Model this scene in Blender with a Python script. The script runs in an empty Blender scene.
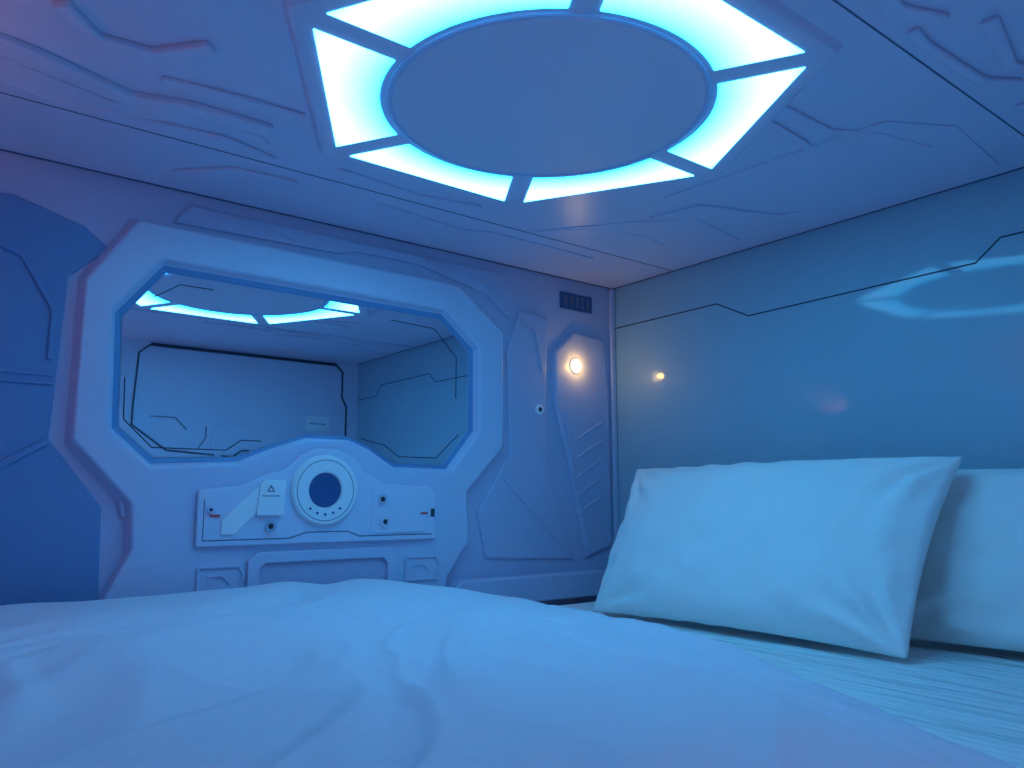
import bpy, bmesh, math
from mathutils import Vector, noise
from mathutils.geometry import tessellate_polygon
D=bpy.data; COL=bpy.context.collection
bpy.context.scene.view_settings.view_transform='Standard'
ZC=1.40; YF=-1.79; XL=-2.15
# ---------------- materials ----------------
def mat(name,col,rough=.5,metal=0,coat=0,bump=0,bscale=40,var=0,vscale=3,emit=None,estr=0,sheen=0,coat_rough=.05,spec=.5):
    m=D.materials.new(name); m.use_nodes=True; nt=m.node_tree; N=nt.nodes; L=nt.links
    b=N['Principled BSDF']; b.inputs['Base Color'].default_value=(*col,1); b.inputs['Roughness'].default_value=rough
    b.inputs['Metallic'].default_value=metal; b.inputs['Coat Weight'].default_value=coat; b.inputs['Coat Roughness'].default_value=coat_rough
    b.inputs['Sheen Weight'].default_value=sheen; b.inputs['Specular IOR Level'].default_value=spec
    tc=N.new('ShaderNodeTexCoord')
    if bump:
        n=N.new('ShaderNodeTexNoise'); n.inputs['Scale'].default_value=bscale; n.inputs['Detail'].default_value=4
        bp=N.new('ShaderNodeBump'); bp.inputs['Strength'].default_value=bump; bp.inputs['Distance'].default_value=.01
        L.new(tc.outputs['Object'],n.inputs['Vector']); L.new(n.outputs['Fac'],bp.inputs['Height']); L.new(bp.outputs['Normal'],b.inputs['Normal'])
    if var:
        n=N.new('ShaderNodeTexNoise'); n.inputs['Scale'].default_value=vscale; n.inputs['Detail'].default_value=3
        mx=N.new('ShaderNodeMix'); mx.data_type='RGBA'
        mx.inputs[6].default_value=(*[c*(1-var) for c in col],1); mx.inputs[7].default_value=(*[min(1,c*(1+var)) for c in col],1)
        L.new(tc.outputs['Object'],n.inputs['Vector']); L.new(n.outputs['Fac'],mx.inputs[0]); L.new(mx.outputs[2],b.inputs['Base Color'])
    if emit:
        b.inputs['Emission Color'].default_value=(*emit,1); b.inputs['Emission Strength'].default_value=estr
    return m
M_wall=mat('wall_plastic',(.52,.52,.74),.34,bump=.04,bscale=60,var=.05)
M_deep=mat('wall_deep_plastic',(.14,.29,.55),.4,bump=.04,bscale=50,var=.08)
M_frame=mat('frame_plastic',(.58,.61,.82),.34,bump=.03,bscale=80,var=.03)
M_cons=mat('console_plastic',(.66,.69,.88),.3,var=.03)
M_ceil=mat('ceiling_plastic',(.72,.67,.86),.32,bump=.03,bscale=50,var=.05)
M_disc=mat('lamp_disc',(.74,.69,.84),.5,var=.03)
M_bez=mat('lamp_bezel',(.55,.60,.85),.3,metal=.1)
M_head=mat('head_panel_gloss',(.34,.54,.66),.45,coat=.65,coat_rough=.06,var=.05,vscale=5)
M_dark=mat('dark_line',(.03,.04,.08),.5)
M_seam=mat('seam',(.12,.14,.26),.6)
M_mirror=mat('mirror_glass',(.78,.87,.93),.015,metal=1)
M_white=mat('white_plastic',(.84,.87,.94),.35)
M_navy=mat('navy_glass',(.03,.10,.28),.25,coat=.6)
M_red=mat('red_mark',(.9,.04,.08),.5)
M_chrome=mat('chrome',(.8,.85,.95),.15,metal=1)
M_lens=mat('warm_bulb',(1,.8,.5),.4,emit=(1,.80,.42),estr=6)
M_opp=mat('opposite_plastic',(.70,.71,.88),.4,bump=.03,var=.04)
M_floor=mat('floor_laminate',(.25,.28,.35),.6,var=.1)
M_plat=mat('platform_laminate',(.4,.45,.6),.5,var=.06)
def cloth(name,col,stripe=False,crumple=.22):
    m=D.materials.new(name); m.use_nodes=True; nt=m.node_tree; N=nt.nodes; L=nt.links
    b=N['Principled BSDF']; b.inputs['Base Color'].default_value=(*col,1); b.inputs['Roughness'].default_value=.75; b.inputs['Sheen Weight'].default_value=.15
    tc=N.new('ShaderNodeTexCoord')
    n=N.new('ShaderNodeTexNoise'); n.inputs['Scale'].default_value=14; n.inputs['Detail'].default_value=6
    w=N.new('ShaderNodeTexNoise'); w.inputs['Scale'].default_value=420
    b1=N.new('ShaderNodeBump'); b1.inputs['Strength'].default_value=crumple; b1.inputs['Distance'].default_value=.02
    b2=N.new('ShaderNodeBump'); b2.inputs['Strength'].default_value=.12; b2.inputs['Distance'].default_value=.002
    L.new(tc.outputs['Object'],n.inputs['Vector']); L.new(tc.outputs['Object'],w.inputs['Vector'])
    L.new(n.outputs['Fac'],b1.inputs['Height']); L.new(w.outputs['Fac'],b2.inputs['Height']); L.new(b1.outputs['Normal'],b2.inputs['Normal']); L.new(b2.outputs['Normal'],b.inputs['Normal'])
    if stripe:
        wv=N.new('ShaderNodeTexWave'); wv.inputs['Scale'].default_value=14; wv.bands_direction='X'
        cr=N.new('ShaderNodeValToRGB'); cr.color_ramp.interpolation='LINEAR'
        cr.color_ramp.elements[0].position=.42; cr.color_ramp.elements[1].position=.58
        cr.color_ramp.elements[0].color=(*[c*.94 for c in col],1); cr.color_ramp.elements[1].color=(*col,1)
        L.new(tc.outputs['Object'],wv.inputs['Vector']); L.new(wv.outputs['Fac'],cr.inputs['Fac']); L.new(cr.outputs['Color'],b.inputs['Base Color'])
        mp=N.new('ShaderNodeMapping'); mp.inputs['Rotation'].default_value=(0,0,math.radians(-25)); mp.inputs['Scale'].default_value=(9,1.6,1)
        wn=N.new('ShaderNodeTexNoise'); wn.inputs['Scale'].default_value=1.6; wn.inputs['Detail'].default_value=3; wn.inputs['Distortion'].default_value=.5
        b3=N.new('ShaderNodeBump'); b3.inputs['Strength'].default_value=1; b3.inputs['Distance'].default_value=.06
        L.new(tc.outputs['Object'],mp.inputs['Vector']); L.new(mp.outputs[0],wn.inputs['Vector']); L.new(wn.outputs['Fac'],b3.inputs['Height']); L.new(b3.outputs['Normal'],b1.inputs['Normal'])
    return m
M_duvet=cloth('duvet_cotton',(.80,.77,.88),crumple=.14); M_pil=cloth('pillow_cotton',(.94,.95,.95)); M_sheet=cloth('sheet_satin',(.90,.94,.95),True)
LX,LY=-.93,-.775
M_diff=D.materials.new('diffuser_cyan'); M_diff.use_nodes=True
nt=M_diff.node_tree; b=nt.nodes['Principled BSDF']; b.inputs['Base Color'].default_value=(.7,.9,1,1)
tc=nt.nodes.new('ShaderNodeTexCoord'); sb=nt.nodes.new('ShaderNodeVectorMath'); sb.operation='SUBTRACT'; sb.inputs[1].default_value=(LX,LY,0)
mu=nt.nodes.new('ShaderNodeVectorMath'); mu.operation='MULTIPLY'; mu.inputs[1].default_value=(1,1,0)
ln=nt.nodes.new('ShaderNodeVectorMath'); ln.operation='LENGTH'
mr=nt.nodes.new('ShaderNodeMapRange'); mr.inputs[1].default_value=.28; mr.inputs[2].default_value=.43
cr=nt.nodes.new('ShaderNodeValToRGB'); E=cr.color_ramp.elements
E[0].position=0; E[0].color=(.01,.42,.85,1); E[1].position=1; E[1].color=(.03,.54,1,1)
e=E.new(.50); e.color=(.105,.55,1,1); e=E.new(.70); e.color=(.105,.55,1,1)
L=nt.links
L.new(tc.outputs['Object'],sb.inputs[0]); L.new(sb.outputs[0],mu.inputs[0]); L.new(mu.outputs[0],ln.inputs[0]); L.new(ln.outputs['Value'],mr.inputs[0]); L.new(mr.outputs[0],cr.inputs[0]); L.new(cr.outputs[0],b.inputs['Emission Color'])
b.inputs['Emission Strength'].default_value=10
# ---------------- helpers ----------------
def finish(name,bm,m,parent=None,bevel=0,seg=2,smooth=False):
    bmesh.ops.recalc_face_normals(bm,faces=bm.faces[:])
    me=D.meshes.new(name); bm.to_mesh(me); bm.free(); me.materials.append(m)
    o=D.objects.new(name,me); COL.objects.link(o)
    if parent: o.parent=parent
    if bevel:
        md=o.modifiers.new('bevel','BEVEL'); md.width=bevel; md.segments=seg; md.limit_method='ANGLE'; md.angle_limit=math.radians(25)
    if smooth:
        for p in me.polygons: p.use_smooth=True
    return o
def P(pl,a,b,d):
    return {'B':Vector((a,-d,b)),'F':Vector((a,YF+d,b)),'H':Vector((-d,a,b)),'T':Vector((a,b,ZC-d)),'L':Vector((XL+d,a,b))}[pl]
def prism(name,pts,pl,d0,d1,m,parent=None,bevel=0,seg=2,inset=0):
    bm=bmesh.new()
    cx=sum(p[0] for p in pts)/len(pts); cy=sum(p[1] for p in pts)/len(pts)
    lo=[bm.verts.new(P(pl,a,b,d0)) for a,b in pts]
    hi=[]
    for a,b in pts:
        v=Vector((a-cx,b-cy)); L=v.length or 1; v*= (L-inset)/L
        hi.append(bm.verts.new(P(pl,cx+v.x,cy+v.y,d1)))
    n=len(pts)
    for i in range(n): bm.faces.new((lo[i],lo[(i+1)%n],hi[(i+1)%n],hi[i]))
    bm.faces.new(lo); bm.faces.new(hi)
    return finish(name,bm,m,parent,bevel,seg)
def strip_pts(path,w):
    L=[];R=[]; n=len(path)
    for i,p in enumerate(path):
        p=Vector(p)
        d1=(p-Vector(path[i-1])).normalized() if i>0 else None
        d2=(Vector(path[i+1])-p).normalized() if i<n-1 else None
        if d1 is None: d1=d2
        if d2 is None: d2=d1
        n1=Vector((-d1.y,d1.x)); n2=Vector((-d2.y,d2.x)); m_=(n1+n2).normalized(); k=1/max(.5,m_.dot(n1))
        L.append(tuple(p+m_*w/2*k)); R.append(tuple(p-m_*w/2*k))
    return L+R[::-1]
def strip(name,path,w,pl,d0,d1,m,parent=None,bevel=0):
    return prism(name,strip_pts(path,w),pl,d0,d1,m,parent,bevel)
def circ(cx,cy,r,n=48,a0=0,a1=360):
    full=abs(a1-a0)>=360; k=n if full else n+1
    return [(cx+r*math.cos(math.radians(a0+(a1-a0)*i/n)),cy+r*math.sin(math.radians(a0+(a1-a0)*i/n))) for i in range(k)]
def annulus(name,cx,cy,prof,pl,m,parent,n=64):
    bm=bmesh.new(); rings=[[bm.verts.new(P(pl,cx+r*math.cos(2*math.pi*i/n),cy+r*math.sin(2*math.pi*i/n),d)) for i in range(n)] for r,d in prof]
    for a,b_ in zip(rings,rings[1:]+rings[:1]):
        for i in range(n): bm.faces.new((a[i],a[(i+1)%n],b_[(i+1)%n],b_[i]))
    o=finish(name,bm,m,parent)
    for p in o.data.polygons: p.use_smooth=True
    md=o.modifiers.new('e','EDGE_SPLIT'); md.split_angle=math.radians(35)
    return o
def box(name,lo,hi,m,parent=None,bevel=0,seg=2):
    bm=bmesh.new(); bmesh.ops.create_cube(bm,size=1)
    for v in bm.verts:
        v.co=Vector([(lo[i]+hi[i])/2+v.co[i]*(hi[i]-lo[i]) for i in range(3)])
    return finish(name,bm,m,parent,bevel,seg)
def empty(name):
    o=D.objects.new(name,None); COL.objects.link(o); return o
# ---------------- shell ----------------
wb=box('wall_back',(XL-.04,0,0),(.04,.04,ZC),M_wall)
wr=box('wall_right',(0,YF-.04,0),(.04,0,ZC),M_head)
wf=box('wall_front',(XL-.04,YF-.04,0),(0,YF,ZC),M_opp)
wl=box('wall_left',(XL-.04,YF,0),(XL,0,ZC),M_wall)
fl=box('floor',(XL-.04,YF-.04,-.04),(.04,.04,0),M_floor)
ce=box('ceiling',(XL-.04,YF-.04,ZC),(.04,.04,ZC+.04),M_ceil)
tr=box('trim_1',(-.020,-.012,.45),(-.002,-.0005,ZC-.003),M_frame,None,.003)
for y in (-.255,-1.228): strip('seam',[(XL+.005,y),(-.003,y)],.0030,'T',-.001,.0008,M_seam,ce)
strip('seam',[(XL+.005,-.004),(-.003,-.004)],.006,'T',-.001,.0015,M_seam,ce)
strip('seam',[(-.004,YF+.005),(-.004,-.003)],.005,'T',-.001,.0015,M_seam,ce)
def cs(path,w,d=.008): strip('relief_bar',path,w,'T',-.001,d,M_ceil,ce,min(.004,w*.3))
cs([(-1.632,-.59),(-1.58,-.53),(-1.50,-.537),(-1.4375,-.61)],.026,.011)
cs([(-1.70,-.44),(-1.65,-.43),(-1.50,-.376),(-1.412,-.404),(-1.273,-.406)],.036,.013)
cs([(-1.475,-.47),(-1.36,-.485),(-1.2425,-.49)],.014)
cs([(-1.36,-.10),(-1.27,-.19),(-1.1375,-.2)],.02)
cs([(-1.50,-.30),(-1.33,-.32),(-1.22,-.29)],.014)
cs([(-1.75,-.33),(-1.6,-.29),(-1.5,-.30)],.012)
cs([(-.95,-.20),(-.70,-.17),(-.62,-.2),(-.277,-.2)],.012,.005)
cs([(-.386,-.515),(-.358,-.641),(-.157,-.715),(-.10,-.83)],.012,.006)
cs([(-.644,-1.018),(-.463,-1.02),(-.38,-1.07),(-.25,-1.10)],.016,.006)
cs([(-.60,-.975),(-.45,-.965),(-.40,-.93)],.012,.006)
cs([(-.90,-1.30),(-.725,-1.270),(-.649,-1.300)],.025)
cs([(-.66,-1.262),(-.608,-1.255),(-.433,-1.265),(-.38,-1.30)],.018)
cs([(-.6,-1.34),(-.45,-1.31),(-.36,-1.34),(-.2,-1.34)],.022)
cs([(-.30,-1.27),(-.12,-1.27)],.015)
cs([(-1.1,-.32),(-.9,-.30),(-.75,-.33)],.010,.005)
cs([(-.5,-.33),(-.42,-.40),(-.30,-.42),(-.2,-.40)],.010,.005)
prism('relief_plate',[(-.46,-.62),(-.36,-.68),(-.14,-.76),(-.06,-.86),(-.06,-1.15),(-.30,-1.17),(-.42,-1.10)],'T',-.001,.003,M_ceil,ce,.002)
prism('relief_plate',[(-1.75,-.30),(-1.55,-.28),(-1.38,-.34),(-1.25,-.345),(-1.28,-.37),(-1.42,-.37),(-1.52,-.34),(-1.75,-.40)],'T',-.001,.004,M_ceil,ce,.002)
prism('relief_plate',[(-.55,-.27),(-.08,-.27),(-.08,-.55),(-.3,-.58),(-.42,-.45)],'T',-.001,.003,M_ceil,ce,.002)
hp=[(-.004,1.27),(-.4025,1.2715),(-.504,1.2185),(-1.067,1.226),(-1.118,1.268),(-1.55,1.268),(-1.60,1.22),(-1.785,1.22)]
strip('decor_line',hp,.0035,'H',-.001,.0006,M_dark,wr)
# ---------------- ceiling light ----------------
CL=empty('ceiling_light'); cx,cy=LX,LY
hexp=lambda r:[(cx+r*math.cos(math.radians(60*i)),cy+r*math.sin(math.radians(60*i))) for i in range(6)]
prism('housing',hexp(.470),'T',-.002,.010,M_ceil,CL,.004,inset=.012)
for k in range(6):
    a0,a1=60*k,60*k+60
    va=Vector((math.cos(math.radians(a0)),math.sin(math.radians(a0)))); vb=Vector((math.cos(math.radians(a1)),math.sin(math.radians(a1))))
    g=.022; Ro=.425; e=(vb-va); A=va*Ro+e.normalized()*(g/math.sin(math.radians(60))); Bc=vb*Ro-e.normalized()*(g/math.sin(math.radians(60)))
    ri=.282; da=math.degrees(math.asin(g/ri)); arc=[(ri*math.cos(math.radians(t)),ri*math.sin(math.radians(t))) for t in [a1-da-(a1-a0-2*da)*i/16 for i in range(17)]]
    pts=[(cx+A.x,cy+A.y),(cx+Bc.x,cy+Bc.y)]+[(cx+x,cy+y) for x,y in arc]
    prism('diffuser_%d'%(k+1),pts,'T',.008,.0115,M_diff,CL,.001)
annulus('bezel_ring',cx,cy,[(.272,.009),(.272,.012),(.269,.0135),(.264,.0135),(.261,.012),(.261,.009)],'T',M_bez,CL,96)
prism('center_disc',circ(cx,cy,.262,96),'T',.009,.0115,M_disc,CL)
# ---------------- mirror ----------------
FD=.030
outer=[(-1.492,1.165),(-1.404,1.306),(-.611,1.302),(-.461,1.192),(-.460,.877),(-.578,.754),(-.571,.63),(-.638,.54),(-.638,.458),(-1.418,.458),(-1.418,.545),(-1.374,.638),(-1.380,.727),(-1.492,.849)]
inner=[(-1.442,1.112),(-1.352,1.234),(-.652,1.230),(-.541,1.14),(-.539,.912),(-.628,.805),(-.79,.807),(-.86,.85),(-.91,.868),(-1.02,.868),(-1.10,.84),(-1.17,.809),(-1.352,.798),(-1.432,.872)]
mirr=[(-1.418,1.105),(-1.34,1.210),(-.655,1.206),(-.562,1.130),(-.562,.918),(-.640,.823),(-.785,.824),(-.855,.864),(-.91,.884),(-1.015,.884),(-1.095,.857),(-1.175,.827),(-1.342,.820),(-1.410,.880)]
MF=empty('mirror')
bm=bmesh.new()
def offs(pts,k):
    return [(a+(k if a>-.968 else -k),b+(k if b>.9 else (0 if b<.5 else -k))) for a,b in pts]
ob=[bm.verts.new(P('B',a,b,0.0)) for a,b in offs(outer,.010)]
of=[bm.verts.new(P('B',a,b,FD)) for a,b in outer]
inf=[bm.verts.new(P('B',a,b,FD)) for a,b in inner]
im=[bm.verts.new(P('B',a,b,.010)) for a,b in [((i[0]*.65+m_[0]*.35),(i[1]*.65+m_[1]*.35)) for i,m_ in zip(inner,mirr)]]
mi=[bm.verts.new(P('B',a,b,.0065)) for a,b in mirr]
mb=[bm.verts.new(P('B',a,b,.001)) for a,b in mirr]
n=14; dk=[]
for r1,r2 in ((ob,of),(inf,im),(im,mi),(mi,mb)):
    for i in range(n):
        f=bm.faces.new((r1[i],r1[(i+1)%n],r2[(i+1)%n],r2[i]))
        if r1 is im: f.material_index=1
allv=of+inf
for t in tessellate_polygon([[Vector((a,b,0)) for a,b in outer],[Vector((a,b,0)) for a,b in inner]]):
    try: bm.faces.new([allv[i] for i in t])
    except ValueError: pass
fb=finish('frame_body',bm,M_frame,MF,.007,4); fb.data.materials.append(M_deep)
prism('glass',mirr,'B',.001,.0055,M_mirror,MF)
def et(path,w=.0024): strip('etched_line',path,w,'B',.005,.0061,M_dark,MF)
et([(-1.405,.98),(-1.402,.895),(-1.345,.84),(-1.195,.84),(-1.163,.863),(-1.12,.863)])
et([(-.875,.880),(-.81,.867),(-.77,.840),(-.66,.840),(-.59,.905)])
et([(-.80,1.185),(-.67,1.180),(-.60,1.11),(-.60,1.00)])
et([(-1.36,1.155),(-1.31,1.19),(-1.24,1.19)])
# ---------------- console ----------------
CO=empty('control_console'); CO.location=(-.020,.0165,0)
cons=[(-1.238,.754),(-1.15,.764),(-1.10,.789),(-1.055,.80),(-1.02,.833),(-.985,.85),(-.93,.85),(-.89,.833),(-.862,.80),(-.80,.772),(-.677,.766),(-.662,.75),(-.66,.637),(-1.238,.637)]
prism('panel',cons,'B',.047,.060,M_cons,CO,.004,3)
prism('raised_wedge',[(-1.19,.66),(-1.16,.66),(-1.05,.775),(-1.10,.778),(-1.19,.69)],'B',.059,.065,M_white,CO,.003)
prism('raised_plate',[(-.84,.655),(-.70,.655),(-.685,.67),(-.685,.725),(-.75,.75),(-.84,.75)],'B',.059,.063,M_cons,CO,.003)
strip('panel_seam',[(-1.225,.65),(-1.04,.65),(-1.0,.662),(-.90,.662),(-.87,.65),(-.672,.65)],.0025,'B',.0595,.0605,M_seam,CO)
strip('panel_seam',[(-1.225,.65),(-1.225,.735)],.002,'B',.0595,.0605,M_seam,CO)
annulus('knob_ring',-.962,.755,[(.080,.059),(.080,.066),(.075,.071),(.042,.071),(.039,.067),(.039,.059)],'B',M_white,CO)
prism('knob_face',circ(-.962,.757,.0395,48),'B',.059,.066,M_navy,CO,.002)
annulus('knob_groove',-.962,.755,[(.069,.0705),(.069,.0715),(.0675,.0715),(.0675,.0705)],'B',M_seam,CO)
for i in range(5):
    a=math.radians(230+20*i); prism('touch_mark_%d'%(i+1),circ(-.962+.056*math.cos(a),.757+.056*math.sin(a),.003,12),'B',.0705,.0716,M_navy,CO)
prism('badge',[(-1.118,.70),(-1.058,.70),(-1.055,.772),(-1.112,.772)],'B',.063,.070,M_white,CO,.002)
strip('badge_triangle',[(-1.096,.752),(-1.082,.752),(-1.089,.764),(-1.096,.752)],.002,'B',.0695,.0705,M_dark,CO)
strip('badge_text',[(-1.108,.742),(-1.068,.742)],.002,'B',.0695,.0703,M_seam,CO)
for nm,x,z in (('socket',-1.085,.677),('socket',-.807,.682),('socket',-.815,.735),('socket',-1.213,.713)):
    r=.012 if x>-1.2 else .007
    annulus(nm+'_rim',x,z,[(r,.059),(r,.068),(r*.5,.068),(r*.5,.059)],'B',M_chrome,CO,24)
    prism(nm+'_core',circ(x,z,r*.5,16),'B',.059,.065,M_dark,CO)
for x in (-1.203,-.697):
    strip('red_mark',[(x-.01,.701),(x+.01,.701)],.004,'B',.0595,.0645,M_red,CO)
prism('usb_port',[(-.676,.692),(-.666,.692),(-.666,.712),(-.676,.712)],'B',.0595,.0615,M_dark,CO)
# niche
NI=empty('storage_niche'); NI.location=(-.012,.0165,0)
lipo=[(-1.135,.465),(-.775,.465),(-.775,.605),(-.795,.622),(-1.115,.622),(-1.135,.605)]
bm=bmesh.new(); li=[(-1.11,.47),(-.80,.47),(-.80,.585),(-.812,.598),(-1.098,.598),(-1.11,.585)]
a=[bm.verts.new(P('B',x,z,.047)) for x,z in lipo]; b_=[bm.verts.new(P('B',x,z,.058)) for x,z in lipo]; c=[bm.verts.new(P('B',x,z,.058)) for x,z in li]; d=[bm.verts.new(P('B',x,z,.047)) for x,z in li]
for r1,r2 in ((a,b_),(b_,c),(c,d)):
    for i in range(6): bm.faces.new((r1[i],r1[(i+1)%6],r2[(i+1)%6],r2[i]))
finish('lip',bm,M_frame,NI,.003)
prism('pocket_face',li,'B',.047,.0485,M_wall,NI)
for x0 in (-1.235,-.745):
    s=[(x0,.595),(x0+.085,.595),(x0+.095,.575),(x0+.085,.54),(x0,.54)]
    strip('hex_outline',s+[s[0]],.006,'B',.047,.051,M_frame,NI,.0015)
    strip('hex_line',[(x0+.02,.575),(x0+.05,.575),(x0+.065,.56)],.003,'B',.047,.049,M_wall,NI)
# back wall reliefs
def ws(path,w,d=.008,m=None): strip('relief_bar',path,w,'B',-.001,d,m or M_wall,wb,min(.004,w*.3))
prism('relief_plate',[(-.26,1.17),(-.18,1.243),(-.05,1.233),(-.03,1.04),(-.03,.59),(-.14,.56),(-.2,.82),(-.26,1.02)],'B',-.001,.012,M_wall,wb,.006,3,inset=.008)
prism('relief_plate',[(-.43,1.148),(-.385,1.278),(-.275,1.268),(-.285,1.078),(-.28,.82),(-.18,.56),(-.5,.575),(-.53,.70),(-.42,.856)],'B',-.001,.008,M_wall,wb,.005,3,inset=.006)
ws([(-.44,.79),(-.36,.72),(-.20,.58)],.010,.012)
for i in range(5):
    z=.93-.055*i; ws([(-.17,z-.02),(-.13,z+.005),(-.07,z+.035)],.006,.0145)
ws([(-.215,1.0),(-.19,.80),(-.13,.60)],.010,.015)
ws([(-.40,1.24),(-.33,1.22),(-.30,1.10)],.006,.011)
strip('relief_seam',[(-.42,1.04),(-.34,1.03),(-.30,1.05)],.003,'B',.006,.0085,M_wall,wb)
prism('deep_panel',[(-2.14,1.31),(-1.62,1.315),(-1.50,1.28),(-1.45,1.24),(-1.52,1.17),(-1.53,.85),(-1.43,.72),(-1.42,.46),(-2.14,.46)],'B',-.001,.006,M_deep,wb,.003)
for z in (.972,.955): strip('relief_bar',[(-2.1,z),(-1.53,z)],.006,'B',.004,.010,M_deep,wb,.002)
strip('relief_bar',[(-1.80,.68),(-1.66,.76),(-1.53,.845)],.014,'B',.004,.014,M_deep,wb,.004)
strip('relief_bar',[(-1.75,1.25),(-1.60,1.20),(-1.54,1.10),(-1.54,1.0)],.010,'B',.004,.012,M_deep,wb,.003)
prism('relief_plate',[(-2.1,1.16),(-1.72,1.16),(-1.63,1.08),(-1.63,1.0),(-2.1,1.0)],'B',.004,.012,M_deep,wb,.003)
strip('relief_bar',[(-1.44,.80),(-1.40,.76),(-1.39,.70)],.01,'B',-.001,.012,M_wall,wb,.003)
prism('relief_plate',[(-1.33,1.325),(-.95,1.33),(-.90,1.345),(-.72,1.345),(-.62,1.325),(-.5,1.30),(-.42,1.24),(-.40,1.30),(-.45,1.37),(-1.30,1.37)],'B',-.001,.008,M_wall,wb,.003)
ws([(-.70,1.36),(-.56,1.345),(-.48,1.32)],.008,.012)
ws([(-1.25,1.355),(-1.1,1.355),(-1.06,1.34)],.008,.012)
prism('ledge',[(-.620,.458),(-.620,.515),(-.60,.53),(-.10,.53),(-.03,.512),(-.03,.458)],'B',-.001,.045,M_wall,wb,.006,3)
SW=empty('round_switch')
annulus('rim',-.315,.990,[(.015,.007),(.015,.013),(.007,.015),(.007,.007)],'B',M_white,SW,24)
prism('core',circ(-.315,.990,.007,16),'B',.007,.013,M_dark,SW)
VE=empty('air_vent')
prism('plate',[(-.225,1.305),(-.096,1.305),(-.096,1.357),(-.225,1.357)],'B',-.001,.006,M_navy,VE,.002)
for i in range(5):
    x=-.212+.0225*i; prism('slot_%d'%(i+1),[(x,1.314),(x+.013,1.314),(x+.013,1.348),(x,1.348)],'B',.005,.0075,M_seam,VE)
RL=empty('reading_lamp'); lx=-.175; lz=1.131
annulus('rim',lx,lz,[(.024,.010),(.024,.014),(.020,.016),(.018,.014),(.018,.010)],'B',M_white,RL,32)
bm=bmesh.new(); bmesh.ops.create_uvsphere(bm,u_segments=20,v_segments=12,radius=.018)
for v in bm.verts: v.co=Vector((v.co.x+lx,v.co.y*.6-.014,v.co.z+lz))
finish('bulb',bm,M_lens,RL,smooth=True)
pl=D.lights.new('bulb_light','POINT'); pl.energy=.20; pl.color=(1,.62,.16); pl.shadow_soft_size=.01
po=D.objects.new('bulb_light',pl); COL.objects.link(po); po.location=(lx,-.038,lz); po.parent=RL
# ---------------- opposite wall ----------------
fo=[(-1.02,1.04),(-1.02,1.12),(-1.01,1.345),(-.965,1.385),(-.12,1.385),(-.085,1.35),(-.085,1.226),(-.06,1.18),(-.06,.99),(-.10,.95)]
strip('door_outline',[fo[3],fo[4]],.014,'F',-.001,.006,M_dark,wf)
strip('door_outline',[fo[4],fo[5],fo[6],fo[7],fo[8],(-.06,.60)],.007,'F',-.001,.005,M_dark,wf)
strip('door_outline',[fo[3],fo[2],fo[1],fo[0],(-.88,.94),(-.60,.92),(-.56,.95),(-.50,.95)],.006,'F',-.001,.005,M_dark,wf)
prism('label',[(-.265,1.06),(-.15,1.06),(-.15,1.125),(-.265,1.125)],'F',-.001,.004,M_white,wf)
strip('label_line',[(-.25,1.09),(-.165,1.09)],.004,'F',.0035,.0045,M_seam,wf)
annulus('round_relief',-.60,.985,[(.10,-.001),(.10,.006),(.08,.006),(.08,-.001)],'F',M_opp,wf,48)
strip('relief_bar',[(-.95,1.08),(-.85,1.08),(-.80,1.03)],.004,'F',-.001,.004,M_seam,wf)
strip('relief_bar',[(-.75,.95),(-.72,1.0),(-.72,1.05)],.004,'F',-.001,.004,M_seam,wf)
# added unseen lamps for a pink tint: foot-wall uplight, small front-wall lamp
def bulb(c,r,s,par,col=(1,.38,.24)):
    m=mat('added_bulb',(1,.7,.6),.4,emit=col,estr=s)
    bm=bmesh.new(); bmesh.ops.create_uvsphere(bm,u_segments=24,v_segments=12,radius=r)
    for v in bm.verts: v.co=v.co+Vector(c)
    finish('bulb',bm,m,par,smooth=True)
UL=empty('added_uplight'); ux,uy,uz=XL+.068,-.50,1.10  # added out of view to wash the left ceiling with warm pink
bm=bmesh.new(); prof=[(.012,0),(.040,.012),(.055,.040),(.060,.085),(.057,.085),(.052,.042),(.037,.016),(.010,.005)]; rr=[]
for r_,z_ in prof: rr.append([bm.verts.new((ux+r_*math.cos(2*math.pi*i/40),uy+r_*math.sin(2*math.pi*i/40),uz+z_)) for i in range(40)])
for a,b_ in zip(rr,rr[1:]):
    for i in range(40): bm.faces.new((a[i],a[(i+1)%40],b_[(i+1)%40],b_[i]))
bm.faces.new(rr[0]); bm.faces.new(rr[-1])
finish('bowl',bm,M_white,UL,smooth=True)
box('bracket',(XL-.001,uy-.012,uz+.02),(XL+.02,uy+.012,uz+.06),M_white,UL,.002)
bulb((ux,uy,uz+.052),.026,75,UL)
NL=empty('added_warm_lamp')  # added behind the camera to tint the near duvet folds pink
prism('base',circ(-1.22,.80,.040,32),'F',-.001,.012,M_white,NL,.003)
bulb((-1.22,YF+.022,.80),.024,19,NL)
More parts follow.
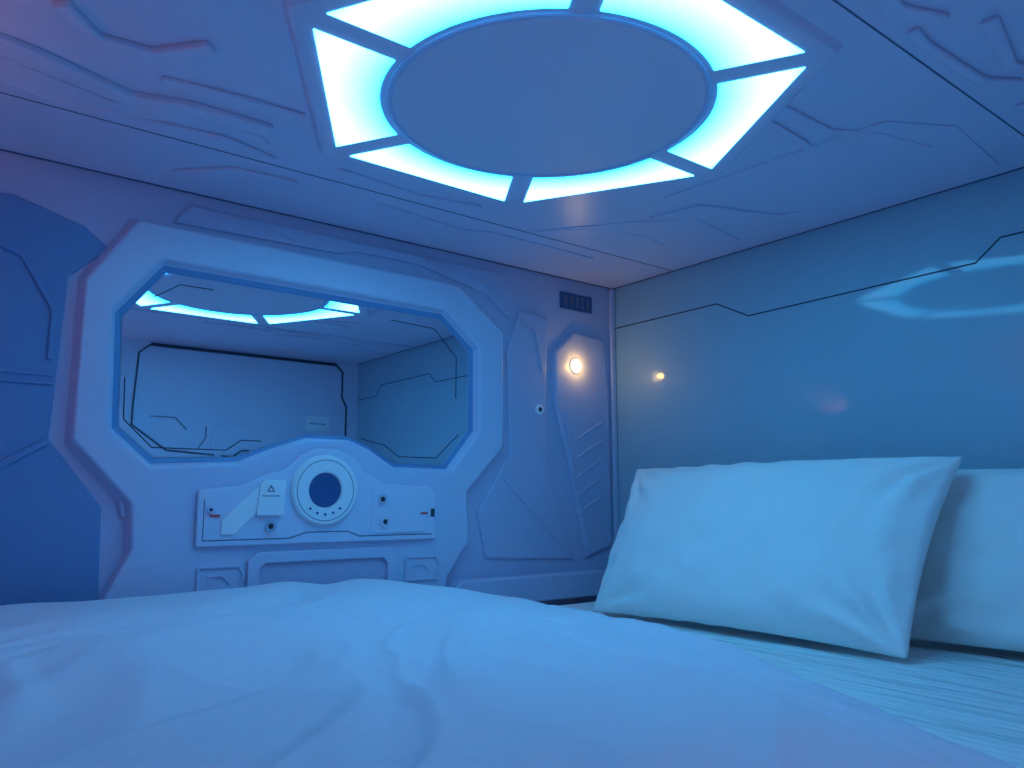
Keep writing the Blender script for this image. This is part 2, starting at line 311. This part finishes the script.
# ---------------- bed ----------------
BE=empty('bed')
box('platform',(XL+.01,YF+.01,.0),(-.01,-.06,.20),M_plat,BE,.005)
box('mattress',(XL+.012,YF+.015,.20),(-.012,-.062,.452),M_sheet,BE,.03,5)
def edge(y):
    t=max(0,min(1,(-.45-y)/1.15)); base=-.535-.46*(t**1.7)
    return base+.010*math.sin(y*14)+.006*math.sin(y*31+1)
nx,ny=340,340; Y0,Y1=YF+.02,-.075; X0=XL+.02
bm=bmesh.new(); G=[]
for j in range(ny+1):
    row=[]; y=Y0+(Y1-Y0)*j/ny; xe=edge(y)
    for i in range(nx+1):
        s=i/nx; s=1-(1-s)**1.25; x=X0+(xe-X0)*s; d=xe-x
        h=.018*min(1,math.sqrt(max(0,1-(1-min(1,d/.016))**2)))+.090*(1-math.exp(-d/.20))
        h+=.016*math.exp(-((x+.90)/.20)**2-((y+.2)/.25)**2)
        dy=Y1-y; h*=.55+.45*min(1,math.sqrt(max(0,1-(1-min(1,dy/.06))**2)))
        amp=min(1,d/.12)
        q=Vector((x*.8+y*.9,(y*.8-x*.9)*2.6,0)); qq=q+Vector((noise.noise(q*1.3)*.35,noise.noise(q*1.3+Vector((7,3,0)))*.35,0))
        f1=noise.noise(qq*2.3+Vector((3.1,1.7,0))); f2=noise.noise(qq*5.2)
        ridge=1-abs(noise.noise(qq*2.7+Vector((9,2,0))))*2.2
        near=max(0,min(1,(-.25-y)/.7))
        # folds fanning out from where the duvet was turned back
        ax,ay=x+.98,y+.12; rr_=math.hypot(ax,ay); an=math.atan2(ay,ax)+.35*noise.noise(Vector((x*2.2,y*2.2,8)))
        fan=noise.noise(Vector((an*5.5,rr_*1.5,2.0))); fan2=1-abs(noise.noise(Vector((an*7.5+4,rr_*1.1,6.0))))*2.6
        fm=min(1,max(0,(rr_-.25)/.35))*near
        h+=amp*(.010*f1+.004*f2*near+.011*near*max(0,ridge-.30)+.016*fan*fm+.012*fm*max(0,fan2-.2)*(.5+.5*noise.noise(Vector((x*3,y*3,1))))+.006*noise.noise(Vector((x*2,y*2,5))))
        row.append(bm.verts.new((x,y,.452+max(.001,h))))
    G.append(row)
for j in range(ny):
    for i in range(nx): bm.faces.new((G[j][i],G[j][i+1],G[j+1][i+1],G[j+1][i]))
bl=[G[0][i] for i in range(nx+1)]+[G[j][nx] for j in range(1,ny+1)]+[G[ny][i] for i in range(nx-1,-1,-1)]+[G[j][0] for j in range(ny-1,0,-1)]
sk=[bm.verts.new((v.co.x,v.co.y,.4525)) for v in bl]
for i in range(len(bl)):
    k=(i+1)%len(bl)
    try: bm.faces.new((bl[i],bl[k],sk[k],sk[i]))
    except ValueError: pass
finish('duvet',bm,M_duvet,None,smooth=True)
def pillow(name,BL,BR,TL,TR,tf,tb,seed):
    BL,BR,TL,TR=map(Vector,(BL,BR,TL,TR)); nu,nv=130,90
    nrm=((BR-BL).cross(TL-BL)).normalized()
    if nrm.x>0: nrm=-nrm
    bm=bmesh.new(); sides=[]
    for sg,T_ in ((1,tf),(-1,tb)):
        g=[]
        for j in range(nv+1):
            row=[]
            for i in range(nu+1):
                u=-1+2*i/nu; v=-1+2*j/nv
                uu=u*(1-.045*(1-v*v)*abs(u)**3); vv=v*(1-.05*(1-u*u)*abs(v)**3)
                a=(uu+1)/2; b=(vv+1)/2
                p=BL.lerp(BR,a).lerp(TL.lerp(TR,a),b)
                e=max(0,(1-u*u))**.48*max(0,(1-v*v))**.48
                w=noise.noise(Vector((u*2.2+seed,v*1.8,sg)))*.014+noise.noise(Vector((u*6,v*3.5+seed,sg)))*.007
                for cu,cv in ((-1,-1),(1,-1),(-1,1),(1,1)):
                    du=(u-cu)*1.6; dv_=v-cv; rr=math.hypot(du,dv_); an=math.atan2(dv_,du)
                    w+=.008*math.sin(an*13+seed+cu)*math.exp(-((rr-.45)/.35)**2)
                w+=.004*math.sin(u*26+seed+3*v)*abs(v)**6+.004*math.sin(v*20+seed)*abs(u)**6
                w*=min(1,e*2.2)*sg
                q=p+nrm*(sg*T_*e+w)
                q.z=max(q.z,.456); q.x=min(q.x,-.006)
                row.append(bm.verts.new(q))
            g.append(row)
        sides.append(g)
    for k,g in enumerate(sides):
        for j in range(nv):
            for i in range(nu):
                f=(g[j][i],g[j][i+1],g[j+1][i+1],g[j+1][i]); bm.faces.new(f if k==0 else f[::-1])
    bmesh.ops.remove_doubles(bm,verts=bm.verts[:],dist=.0008)
    return finish(name,bm,M_pil,None,smooth=True)
pillow('pillow',(-.37,-.275,.462),(-.345,-1.035,.462),(-.135,-.215,.818),(-.12,-1.062,.818),.085,.055,1.3)
pillow('pillow',(-.165,-.88,.462),(-.165,-1.64,.462),(-.055,-.88,.80),(-.055,-1.66,.80),.045,.04,5.7)
# ---------------- camera ----------------
cam=D.cameras.new('camera'); co=D.objects.new('camera',cam); COL.objects.link(co)
cam.sensor_width=36; cam.lens=780/1024*36; cam.clip_start=.01
co.location=(-1.74,-1.725,.735)
p=math.radians(8.4); h=math.radians(52.3)
dv=Vector((math.cos(h)*math.cos(p),math.sin(h)*math.cos(p),math.sin(p)))
co.rotation_euler=dv.to_track_quat('-Z','Y').to_euler()
bpy.context.scene.camera=co
w=D.worlds.new('world'); bpy.context.scene.world=w; w.use_nodes=True; w.node_tree.nodes['Background'].inputs[0].default_value=(.01,.02,.05,1)
